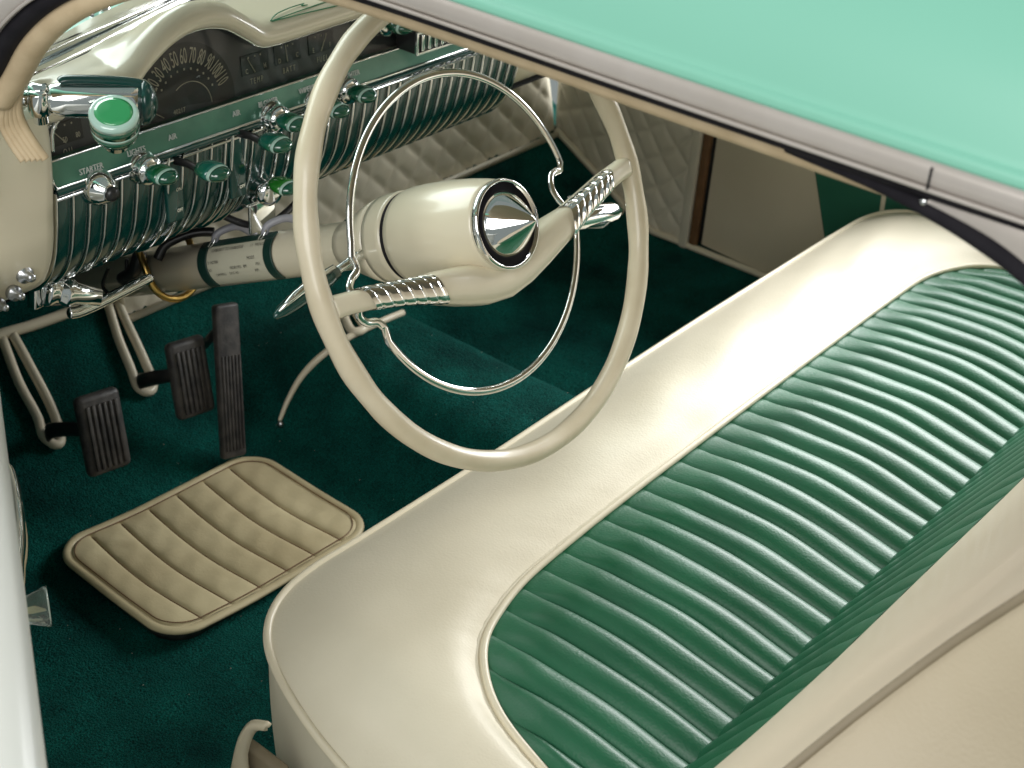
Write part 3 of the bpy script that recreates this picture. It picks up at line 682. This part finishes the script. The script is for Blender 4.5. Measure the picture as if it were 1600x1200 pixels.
# registration holder strapped round the column
hol = empty('registration_holder', W-N*.355, 'dark green vinyl registration holder strapped round the steering column', 'document holder')
def cyl(s, ang, r): return W-N*s+XX*(math.cos(ang)*r)+U*(math.sin(ang)*r)
S0, S1 = .292, .424
A0, A1 = math.radians(108), math.radians(228)
def patch(s0, s1, a0, a1, r): return lambda u, v: cyl(s0+(s1-s0)*u, a0+(a1-a0)*v, r)
grid('window_sheet', patch(S0+.010, S1-.012, A0+.22, A1-.05, .0272), 10, 24, 'plastic_sheet', hol)
def slab(name, s0, s1, a0, a1, r=.0282):
    ob = grid(name, patch(s0, s1, a0, a1, r), 12, 20, 'enamel_leather', hol); md = ob.modifiers.new('thickness', 'SOLIDIFY'); md.thickness = .0016; md.offset = 0; return ob
mat('enamel_leather', (.006, .035, .026), .5, 0, 0, bump=('noise', 300, .3, .001), vary=(60, (.004, .024, .018), .7))
slab('border', S0, S1, A0, A0+.30); slab('border', S1-.016, S1, A0+.30, A1); slab('border', S0, S0+.013, A0+.30, A1)
def ctext(s, size, sc0, ang, sx=1.0):
    vs, fs = text_geo(s, size)
    mesh('print', [cyl(sc0-v.x*sx, ang-v.y/.0276, .0277+v.z) for v in vs], fs, 'ink', hol, smooth=False, fix=False)
mid = (S0+S1)/2
ctext('12/08/2017 TO 03/08/2018', .0052, mid+.014, A0+.50); ctext('11', .0048, mid-.030, A0+.50); ctext('M55432', .0048, mid-.044, A0+.50)
ctext('MODS', .0048, mid-.030, A0+.98); ctext('0 14270N', .0048, mid+.038, A0+.98); ctext('10/28/1951  8M', .0048, mid-.005, A0+1.28)
ctext('1951', .0046, mid-.040, A0+1.25); ctext('AM', .0050, mid-.034, A0+1.5); ctext('CAMPBELL', .0040, mid+.030, A0+1.5); ctext('DOC NO', .0040, mid+.006, A0+1.5); ctext('BO', .0042, mid+.046, A0+1.28)
for ss in (.395, .305):
    p = [cyl(ss+.006, A0+.12, .029), cyl(ss, A0-.10, .036), cyl(ss-.012, A0-.6, .037), cyl(ss-.016, A0-1.2, .032), cyl(ss-.016, A0-1.7, .028)]
    s_ = tube('strap', cat_spline(p, 6), [.0012]+[.0042]*24, 'grey_hose', hol, 12)
    tube('wire_tie', cat_spline([cyl(ss+.012, A0+.34, .030), cyl(ss+.008, A0+.22, .0315), cyl(ss+.004, A0+.05, .0345)], 4), .0010, 'chrome', s_, 8)
    tube('wire_tie', cat_spline([cyl(ss+.008, A0+.38, .030), cyl(ss+.002, A0+.24, .0315), cyl(ss, A0+.02, .0345)], 4), .0010, 'chrome', s_, 8)
# brass U bolt with its bracket
ub = empty('column_clamp', W-N*.52, 'brass U bolt hanging the steering column from a steel bracket', 'U bolt')
B0 = W-N*.515
pts = [B0+XX*-.034+U*.045]+[B0+XX*(-.034*math.cos(math.radians(a)))+U*(-.034*math.sin(math.radians(a))) for a in range(0, 181, 12)]+[B0+XX*.034+U*.045]
tube('bolt', pts, .0042, 'brass', ub, 14)
rbox('bracket', B0+XX*.0+U*.040, (.115, .022, .005), 'steel', ub, .0012, (XX, N, U))
for s_ in (-.034, .034): lathe('nut', B0+XX*s_+U*.0425, U, [(0, .0075), (.006, .0075), (.006, .004), (.010, .0038)], 'steel', ub, 6)
tag(tube('wiring_loop', cat_spline([W-N*.60+XX*-.028+U*.018, W-N*.615+XX*-.034+U*.0, W-N*.60+XX*-.036+U*-.012, W-N*.575+XX*-.034+U*-.008, W-N*.56+XX*-.032+U*.010, W-N*.555+XX*-.028+U*.026], 8), .0022, 'black_plastic', None, 10), 'black wire loop against the column behind the parking brake', 'wire')
tag(tube('wiring_sleeve', cat_spline([W-N*.575+XX*-.03+U*.004, W-N*.545+XX*-.030+U*.012, W-N*.53+XX*-.024+U*.03], 6), [.008]*13, 'black_plastic', None, 10), 'short black sleeve under the grille beside the brass U bolt', 'wire')
tag(tube('wiring_hose', cat_spline([W-N*.50+XX*-.024+U*.020, W-N*.49+XX*-.012+U*.033, W-N*.47+XX*.012+U*.036, W-N*.455+XX*.03+U*.03], 6), .0055, 'black_plastic', None, 10), 'black hose lying over the column below its bracket', 'wire')

# ------------------------------------------------------------------ parking brake handle
pb = empty('parking_brake_handle', (-.53, .35, .41), 'chrome T shaped parking brake handle beneath the grille', 'brake handle')
rbox('mount', (-.590, .372, .430), (.034, .010, .040), 'chrome', pb, .002, (V((.9, .35, -.2)).normalized(), V((-.35, .9, 0)).normalized(), V((.18, .07, .98)).normalized()))
lathe('socket', (-.586, .366, .427), V((.75, -.45, -.28)), [(-.004, .017), (.004, .0165), (.008, .013), (.012, .0125), (.016, .0145), (.022, .0140), (.026, .011), (.05, .0085)], 'chrome', pb, 24)
tube('grip', cat_spline([(-.577, .352, .402), (-.565, .35, .4005), (-.54, .35, .401), (-.51, .349, .404), (-.487, .347, .407), (-.479, .346, .408)], 6), [.004]+[.0048+.0012*math.sin(math.pi*min(1, i/30+.15))**.5 for i in range(29)]+[.004], 'chrome', pb, 16)

# ------------------------------------------------------------------ pedals
def pad(name, c, wv, hv, tilt, yawd, ribs, root, thick=.016, taper=.0):
    """rubber pad facing the driver with vertical ribs"""
    a = math.radians(tilt); b = math.radians(yawd)
    ez = V((0, math.sin(a), math.cos(a))); ey = V((0, -math.cos(a), math.sin(a)))
    ex = V((1, 0, 0)); ex2 = ex*math.cos(b)+ez*math.sin(b); ez2 = -ex*math.sin(b)+ez*math.cos(b)
    P = rbox(name, c, (wv, thick, hv), 'rubber', root, thick*.49, (ex2, -ey, ez2), 5)
    for i in range(ribs):
        t = (i+.5)/ribs-.5
        rbox('pad_rib', V(c)+ex2*(t*wv*.78)+ey*(thick/2+.0008)-ez2*hv*(.03 if hv < .15 else .10), (wv*.78/ribs*.62, .0040, hv*(.80 if hv < .15 else .66)), 'rubber', P, .0014, (ex2, -ey, ez2), 2)
    return P
cl = empty('clutch_pedal', (-.448, .51, .08), 'black ribbed rubber pedal nearest the driver door', 'pedal')
pad('rubber_pad', (-.4485, .507, .124), .060, .100, 18, -7, 6, cl)
tube('pedal_arm', cat_spline([(-.449, .515, .122), (-.466, .545, .118), (-.470, .585, .098), (-.458, .61, .07)], 6), [(.010, .004)]*19, 'black_plastic', cl, 10, flat=(0, 0, 1))
br = empty('brake_pedal', (-.312, .54, .09), 'black ribbed rubber pedal in the middle, under the column', 'pedal')
pad('rubber_pad', (-.2965, .528, .124), .058, .102, 18, -7, 6, br)
tube('pedal_arm', cat_spline([(-.297, .536, .126), (-.318, .560, .120), (-.322, .595, .100), (-.306, .622, .078)], 6), [(.010, .004)]*19, 'black_plastic', br, 10, flat=(0, 0, 1))
ga = empty('accelerator_pedal', (-.25, .50, .02), 'long narrow black rubber accelerator pedal standing beside floor mat', 'pedal')
gc0, gc1 = V((-.279, .472, .018)), V((-.232, .530, .206))
gz = (gc1-gc0).normalized(); gx = (V((1, 0, 0))-gz*gz.x).normalized(); gy = gx.cross(gz)
P = rbox('rubber_pad', (gc0+gc1)/2, (.037, .013, (gc1-gc0).length), 'rubber', ga, .0045, (gx, -gy, gz), 4)
for i in range(6):
    rbox('pad_rib', gc0.lerp(gc1, .36)+gx*((i-2.5)*.0054)+gy*(.0068 if gy.y < 0 else -.0068), (.0034, .004, (gc1-gc0).length*.62), 'rubber', P, .0014, (gx, -gy, gz), 2)
tube('pedal_arm', [(-.238, .535, .17), (-.225, .60, .10)], .006, 'black_plastic', ga, 8)

# ------------------------------------------------------------------ floor mat
MC = V((-.401, .363, .018)); mw, mh = .306, .226
mx = V((1, -.035, 0)).normalized(); my = V((.035, 1, 0)).normalized()
mt = empty('floor_mat', (-.405, .352, 0), 'worn beige pleated vinyl heel mat lying on the teal carpet', 'floor mat')
def rrect(wv, hv, r, n=10):
    out = []
    for cx, cy, a0 in ((wv/2-r, hv/2-r, 0), (-wv/2+r, hv/2-r, 90), (-wv/2+r, -hv/2+r, 180), (wv/2-r, -hv/2+r, 270)):
        for i in range(n+1):
            a = math.radians(a0+90*i/n); out.append((cx+r*math.cos(a), cy+r*math.sin(a)))
    return out
def mpt(a, b, z): return V((MC.x, MC.y, 0))+mx*a+my*b+V((0, 0, max(z+floor_z(MC.x+a, MC.y+b), z)))
rr_ = rrect(mw, mh, .040)
ring = []
for p, q in zip(rr_, rr_[1:]+rr_[:1]):
    nn_ = max(1, int(math.hypot(q[0]-p[0], q[1]-p[1])/.006))
    for i in range(nn_): ring.append(V((p[0]+(q[0]-p[0])*i/nn_, p[1]+(q[1]-p[1])*i/nn_, 0)))
LIFT = lambda a, b: .005+.009*sstep(-.02, -.17, a)+.003*sstep(0, -.11, b)
tube('edge_binding', [mpt(p.x, p.y, LIFT(p.x, p.y)+.003) for p in ring], [(.0036, .0056)]*len(ring), 'mat_vinyl', mt, 12, True, flat=(0, 0, 1))
NP = 7; iw, ih = mw-.010, mh-.010
def in_r(a):           # half height of the rounded rectangle at this a
    r = .034; d = abs(a)-(iw/2-r)
    return ih/2 if d <= 0 else ih/2-r+math.sqrt(max(0, r*r-d*d))
for kq in range(NP):
    a0, a1 = -iw/2+iw*kq/NP, -iw/2+iw*(kq+1)/NP
    def pf(u, v, a0=a0, a1=a1, kq=kq):
        a = a0+(a1-a0)*u; H = in_r(max(-iw/2+1e-4, min(iw/2-1e-4, a))); b = -H+2*H*v
        edge = min(1, min(v, 1-v)*9)
        z = LIFT(a, b)+.003+.0050*max(0, 1-abs(2*u-1)**2.6)**.5*(.45+.55*math.sqrt(edge))
        wr = math.sin(b*88+a*62+1.3*math.sin(b*41+kq*2.4)+kq*1.9); mask = max(0, math.sin(b*17+a*21+kq*1.1+.6))**1.5
        z += (.0024*max(0, wr)**2*mask+.0006*math.sin(b*160-a*70+kq))*math.sin(math.pi*u)*edge
        bow = -.007*math.sin(math.pi*v)*min(1, (iw/2-abs(a))/.03)
        return mpt(a+bow, b, z)
    grid('pleat', pf, 14, 44, 'mat_vinyl', mt)
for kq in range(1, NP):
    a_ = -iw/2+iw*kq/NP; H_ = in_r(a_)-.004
    tube('stitch_and_seam_shade', [mpt(a_-.007*math.sin(math.pi*i/24)*min(1, (iw/2-abs(a_))/.03), -H_+2*H_*i/24, LIFT(a_, -H_+2*H_*i/24)+.0034) for i in range(25)], .0008, 'welt_brown', mt, 6)  # dark brown tubes paint the shade in the seams between pleats
tube('stitch_and_seam_shade', [mpt(p.x*.955, p.y*.938, LIFT(p.x, p.y)+.0072) for p in ring], .0007, 'welt_brown', mt, 6, True)
us = [mpt(p.x, p.y, LIFT(p.x, p.y)-.002) for p in ring]
mesh('underside', us+[mpt(p.x*.98, p.y*.97, 0.001) for p in ring], [(i, (i+1) % len(us), len(us)+(i+1) % len(us), len(us)+i) for i in range(len(us))]+[tuple(len(us)+i for i in range(len(us)))], 'rubber', mt)

# ------------------------------------------------------------------ driver door, ajar
dv = V((-.508, -.861, 0)).normalized(); dn = V((dv.y*-1, dv.x, 0)); dn = V((.861, -.508, 0)).normalized()
DO = V((-.69, .30, 0))
door = empty('driver_door', DO, 'pale cream driver door standing ajar at the left edge', 'car door')
def dp(s, off, z): return DO+dv*s+dn*off+V((0, 0, z))
SILL = [(-.105, .47), (-.10, .505), (-.085, .522), (-.06, .527), (-.03, .526), (-.010, .521), (-.001, .512), (.001, .50), (-.004, .47), (-.016, .43), (-.022, .38), (-.024, .2), (-.02, -.05)]
sl = cat_spline([(a, b, 0) for a, b in SILL], 5)
vs = []
ns = 30
for i in range(ns+1):
    s = -.02+1.12*i/ns
    for p in sl: vs.append(dp(s, p.x, p.y))
n_ = len(sl); mesh('inner_panel', vs, [(i*n_+j, i*n_+j+1, (i+1)*n_+j+1, (i+1)*n_+j) for i in range(ns) for j in range(n_-1)], 'door_paint', door)
mesh('outer_skin', [dp(-.02, -.11, -.05), dp(1.10, -.11, -.05), dp(1.10, -.112, .47), dp(-.02, -.112, .47), dp(-.02, -.14, .2), dp(1.10, -.14, .2)], [(0, 1, 5, 4), (4, 5, 2, 3)], 'mint_paint', door)
dh = tube('door_handle', cat_spline([dp(.150, -.020, .402), dp(.160, -.003, .402), dp(.18, .0010, .402), (dp(.215, .0020, .401)), dp(.25, .0005, .40), dp(.275, -.003, .40), dp(.30, -.006, .40), dp(.32, -.014, .40)], 6), [(.004+.012*min(1, i/6)*min(1, (42-i)/25), .0048) for i in range(43)], 'chrome', door, 12, flat=(0, 0, 1))
lathe('escutcheon', dp(.150, -.025, .402), dn, [(0, .020), (.003, .019), (.006, .012), (.008, .008)], 'chrome', dh, 24)
wc = tube('window_crank', [dp(.17, -.018, .345), dp(.22, -.014, .35), dp(.27, -.012, .35)], [(.006, .004)]*3, 'chrome', door, 10, flat=(0, 0, 1))
lathe('crank_knob', dp(.269, -.014, .35), dn, [(0, .0085), (.006, .0095), (.016, .0125), (.0265, .0165), (.0285, .0160), (.0287, 0)], 'crystal', wc, 24)

# ------------------------------------------------------------------ roof, rail and windshield pillar
roof = empty('roof', (-.3, -.4, .82), 'mint green chopped roof with drip rail and tan inner edging', 'car roof')
RP = [(-1.5, .76, -.585), (-1.2, .80, -.595), (-.9, .816, -.60), (-.7, .820, -.60), (-.5, .820, -.60), (-.3, .8205, -.60), (-.1, .8215, -.60), (.0, .822, -.612), (.06, .817, -.640), (.105, .800, -.668), (.140, .780, -.686), (.18, .748, -.691), (.22, .708, -.687), (.25, .672, -.690), (.262, .635, -.692), (.266, .59, -.694)]
rp = cat_spline([(c, a, b) for a, b, c in RP], 8)
def sweep(name, prof, m, parent, lo=-9, hi=9, closed=True, scale=None):
    pts = [p for p in rp if lo <= p.y <= hi]; vs = []; n = len(prof)
    for i, p in enumerate(pts):
        t = (pts[min(i+1, len(pts)-1)]-pts[max(0, i-1)]); t.x = 0; t.normalize(); nn = V((0, -t.z, t.y))
        k = scale(p) if scale else 1
        for (a, b) in prof: vs.append(p+V((a*k, 0, 0))+nn*b*k)
    fs = [(i*n+j, i*n+(j+1) % n, (i+1)*n+(j+1) % n, (i+1)*n+j) for i in range(len(pts)-1) for j in range(n if closed else n-1)]
    if closed: fs += [tuple(range(n))[::-1], tuple((len(pts)-1)*n+j for j in range(n))]
    return mesh(name, vs, fs, m, parent)
def ell(cx, cy, ra, rb, n=14): return [(cx+ra*math.cos(2*math.pi*k/n), cy+rb*math.sin(2*math.pi*k/n)) for k in range(n)]
sweep('inner_edging', ell(.005, .0035, .0115, .0105), 'tan_trim', roof, hi=.247)
sweep('weatherstrip', ell(-.009, .014, .010, .008), 'weatherstrip', roof)
sweep('drip_rail', [(-.012, .015), (-.0215, .0165), (-.0240, .020), (-.0240, .027), (-.0222, .0305), (-.0205, .0305), (-.0195, .0285), (-.0140, .0280), (-.010, .020)], 'gutter_metal', roof)
sweep('drip_bead', ell(-.0232, .0160, .0016, .0014, 8), 'gutter_metal', roof)
SK = [(-.0142, .0270), (-.0145, .0315), (-.0130, .0345), (-.0108, .0352), (-.0098, .0362), (-.0085, .040), (-.005, .050), (.002, .066), (.014, .085), (.036, .108), (.075, .132), (.14, .155), (.26, .176), (.42, .188), (.60, .192)]
sweep('roof_skin', SK, 'mint_paint', roof, hi=.03, closed=False)
sweep('roof_skin', [(1.2-a, b) for a, b in SK], 'mint_paint', roof, hi=.03, closed=False)
sweep('headliner', [(.005, .012), (.03, .05), (.09, .095), (.2, .13), (.4, .15), (.6, .155), (.8, .15), (1.0, .13), (1.11, .095), (1.17, .05), (1.2, .012)], 'headliner', roof, hi=.03, closed=False)
sweep('pillar_skin', [(-.0142, .027), (-.0145, .0315), (-.0125, .036), (-.008, .044), (.004, .056), (.022, .062), (.03, .05), (.02, .02)], 'mint_paint', roof, lo=0.0)
sweep('rail_joint', [(-.0245, .0160), (-.0248, .0270), (-.0226, .0312), (-.0205, .0312), (-.0200, .029), (-.0120, .0150)], 'gutter_metal', roof, lo=-.487, hi=-.462)
rbox('joint_gap', (-.6242, -.489, .8425), (.0012, .0012, .012), 'dark_void', roof, 0)
# gathered tan cloth at the foot of the pillar
for i in range(5):
    o_ = i*.0030
    tube('trim_fold', cat_spline([(-.680+o_*.6, .238-o_*.2, .692), (-.682+o_*.8, .248-o_*.5, .674), (-.680+o_*1.0, .254-o_*.9, .657), (-.677+o_*1.1, .248-o_*.9, .642), (-.674+o_*1.2, .240-o_*.7, .630)], 6), [(.0040, .0036)]*25, 'tan_trim', roof, 10)
# B pillar: black seal curving down from the rail with a grey metal reveal
tube('pillar_seal', cat_spline([(-.607, -.40, .8265), (-.610, -.455, .8245), (-.613, -.495, .8205), (-.616, -.530, .8135), (-.620, -.560, .8035), (-.626, -.60, .788), (-.632, -.72, .742), (-.640, -1.20, .60)], 8), [(.0034+.0022*min(1, i/22), .004) for i in range(57)], 'weatherstrip', roof, 10)
vs = []; top = cat_spline([(-.613, -.485, .8280), (-.614, -.52, .8300), (-.615, -.555, .8300), (-.616, -.62, .829), (-.617, -.80, .825), (-.612, -1.20, .812)], 6); bot = cat_spline([(-.615, -.486, .8255), (-.617, -.525, .8195), (-.620, -.557, .809), (-.626, -.60, .793), (-.632, -.74, .74), (-.640, -1.20, .605)], 6)
for p, q in zip(top, bot): vs += [p, p.lerp(q, .5)+V((-.003, 0, 0)), q]
mesh('pillar_reveal', vs, [(i*3+j, i*3+j+1, (i+1)*3+j+1, (i+1)*3+j) for i in range(len(top)-1) for j in range(2)], 'gutter_metal', roof)
lathe('reveal_stud', (-.6165, -.486, .8265), (-1, 0, 0), [(-.002, .0022), (.001, .0022), (.002, .0012), (.0022, 0)], 'chrome', roof, 12)

# ------------------------------------------------------------------ windshield, cowl vent and hood
ws = empty('windshield', (0, .48, .65), 'curved windshield glass with bright lower moulding above the dashboard', 'windshield')
xs_ = [-.665+1.30*i/30 for i in range(31)]
vs = []
for xx in xs_:
    for j in range(7):
        t = j/6; vs.append(V((xx*(1-.07*t), yback(xx)+.014-(yback(xx)-.03)*t, .656+.17*t+.012*math.sin(math.pi*t))))
mesh('glass', vs, [(i*7+j, i*7+j+1, (i+1)*7+j+1, (i+1)*7+j) for i in range(30) for j in range(6)], 'glass_tint', ws)
tube('moulding', [(xx, yback(xx)+.004, .6545) for xx in xs_], [(.0065, .0042)]*31, 'chrome', ws, 12)
tube('gasket_and_dark_edge', [(xx, yback(xx)-.0055, .6530) for xx in xs_], .0032, 'weatherstrip', ws, 8)  # dark line added as a painted dark edge to the bright moulding
tube('gasket_and_dark_edge', [(xx, yback(xx)+.016, .6545) for xx in xs_], .0055, 'weatherstrip', ws, 10)
tube('outer_moulding', [(xx, yback(xx)+.027, .655) for xx in xs_], .0050, 'gutter_metal', ws, 10)
hd = empty('hood', (0, .9, .60), 'mint green cowl and hood seen through the windshield', 'hood')
vs = []
for xx in xs_:
    for j in range(9):
        t = j/8; vs.append(V((xx*(1+.15*t), yback(xx)+.03+(1.25-yback(xx))*t, .648-.006*t-.02*t*t)))
mesh('hood_panel', vs, [(i*9+j, i*9+j+1, (i+1)*9+j+1, (i+1)*9+j) for i in range(30) for j in range(8)], 'mint_paint', hd)
wv_ = empty('windshield_wiper', (-.44, .465, .644), 'small chrome wiper pivot standing on the cowl outside the windshield', 'wiper')
lathe('pivot', (-.437, .452, .640), (-.1, -.45, .9), [(0, .014), (.006, .012), (.012, .0085), (.020, .008), (.022, .0065), (.0225, .004), (.020, .0035)], 'chrome', wv_, 24)
lathe('cap', (-.452, .462, .642), (0, -.3, 1), [(0, .012), (.005, .011), (.008, .007), (.010, 0)], 'chrome', wv_, 20)

# ------------------------------------------------------------------ spotlight handle through the pillar
sh = empty('spotlight_handle', (-.62, .21, .67), 'chrome spotlight handle with green trims and layered green grip', 'spotlight handle')
A_, B_ = V((-.676, .262, .6785)), V((-.582, .198, .6685)); ax_ = (B_-A_).normalized()
tube('shaft', [A_-ax_*.02, A_+ax_*.03], .0068, 'chrome', sh, 18)
lathe('clamp', A_+ax_*.022, ax_, [(0, .007), (.001, .0125), (.005, .0135), (.010, .0125), (.014, .0135), (.018, .011)], 'chrome', sh, 24)
lathe('clamp_screw', A_+ax_*.030+V((-.004, -.008, .010)), V((.05, .1, -1)), [(0, .0075), (.002, .0085), (.020, .0085), (.021, .006), (.028, .006), (.029, 0)], 'chrome', sh, 18)
lathe('housing', A_+ax_*.036, ax_, [(0, .009), (.004, .0125), (.015, .0142), (.04, .0150), (.066, .0158), (.074, .0160), (.076, .012)], 'chrome', sh, 32, 1.0, .95)
up_ = (V((0, 0, 1))-ax_*ax_.z).normalized()
tube('trim_blade', cat_spline([A_+ax_*.048+up_*.0150, A_+ax_*.052+up_*.0168, A_+ax_*.075+up_*.0178, A_+ax_*.100+up_*.0172, A_+ax_*.112+up_*.0155], 5), [(.0038, .0052)]*21, 'enamel_green', sh, 12, flat=tuple(up_))
lathe('trim_cap', A_+ax_*.112, ax_, [(-.001, .0185), (.002, .0188), (.006, .0170), (.011, .0105), (.0135, 0)], 'enamel_green', sh, 32)
ga_ = V((-.28, -.38, .88)).normalized(); G0 = V((-.6275, .178, .6585))
def superl(s, r): return (s, r)
gl = lathe('grip_base', G0, ga_, [(-.004, .010), (0, .0165), (.006, .0188), (.010, .0190)], 'knob_dark_green', sh, 40, .95, 1.0)
lathe('pale_band', G0, ga_, [(.010, .0191), (.0135, .0193)], 'knob_pale', gl, 40, .95, 1.0)
lathe('dark_band', G0, ga_, [(.0135, .0194), (.018, .0196), (.0215, .0196)], 'knob_dark_green', gl, 40, .95, 1.0)
lathe('pale_rim', G0, ga_, [(.0215, .0196), (.026, .0196), (.0285, .0186), (.0290, .0165)], 'knob_pale', gl, 40, .95, 1.0)
lathe('grip_face', G0, ga_, [(.0289, .0166), (.0292, .012), (.0293, 0)], 'knob_bright_green', gl, 40, .95, 1.0)
lathe('grip_neck', G0-ga_*.016+V((.004, .006, 0)), ga_, [(0, .010), (.014, .009)], 'chrome', sh, 20)

# ------------------------------------------------------------------ lint on the carpet
vs = []; fs = []
rl = random.Random(11)
for i in range(70):
    x, y = rl.uniform(-.68, .1), rl.uniform(.06, .6); a = rl.uniform(0, 6.28); L = rl.uniform(.0004, .0011); p = on_floor(x, y, .0022)
    d = V((math.cos(a)*L, math.sin(a)*L, .0002)); e = V((-math.sin(a)*.0004, math.cos(a)*.0004, 0)); b0 = len(vs)
    vs += [p-d, p+e, p+d, p-e, p+V((0, 0, .0005))]; fs += [(b0, b0+1, b0+4), (b0+1, b0+2, b0+4), (b0+2, b0+3, b0+4), (b0+3, b0, b0+4)]
tag(mesh('lint', vs, fs, 'print_cream', None, smooth=False), 'tiny pale lint specks scattered over the teal carpet', 'lint', kind='stuff')
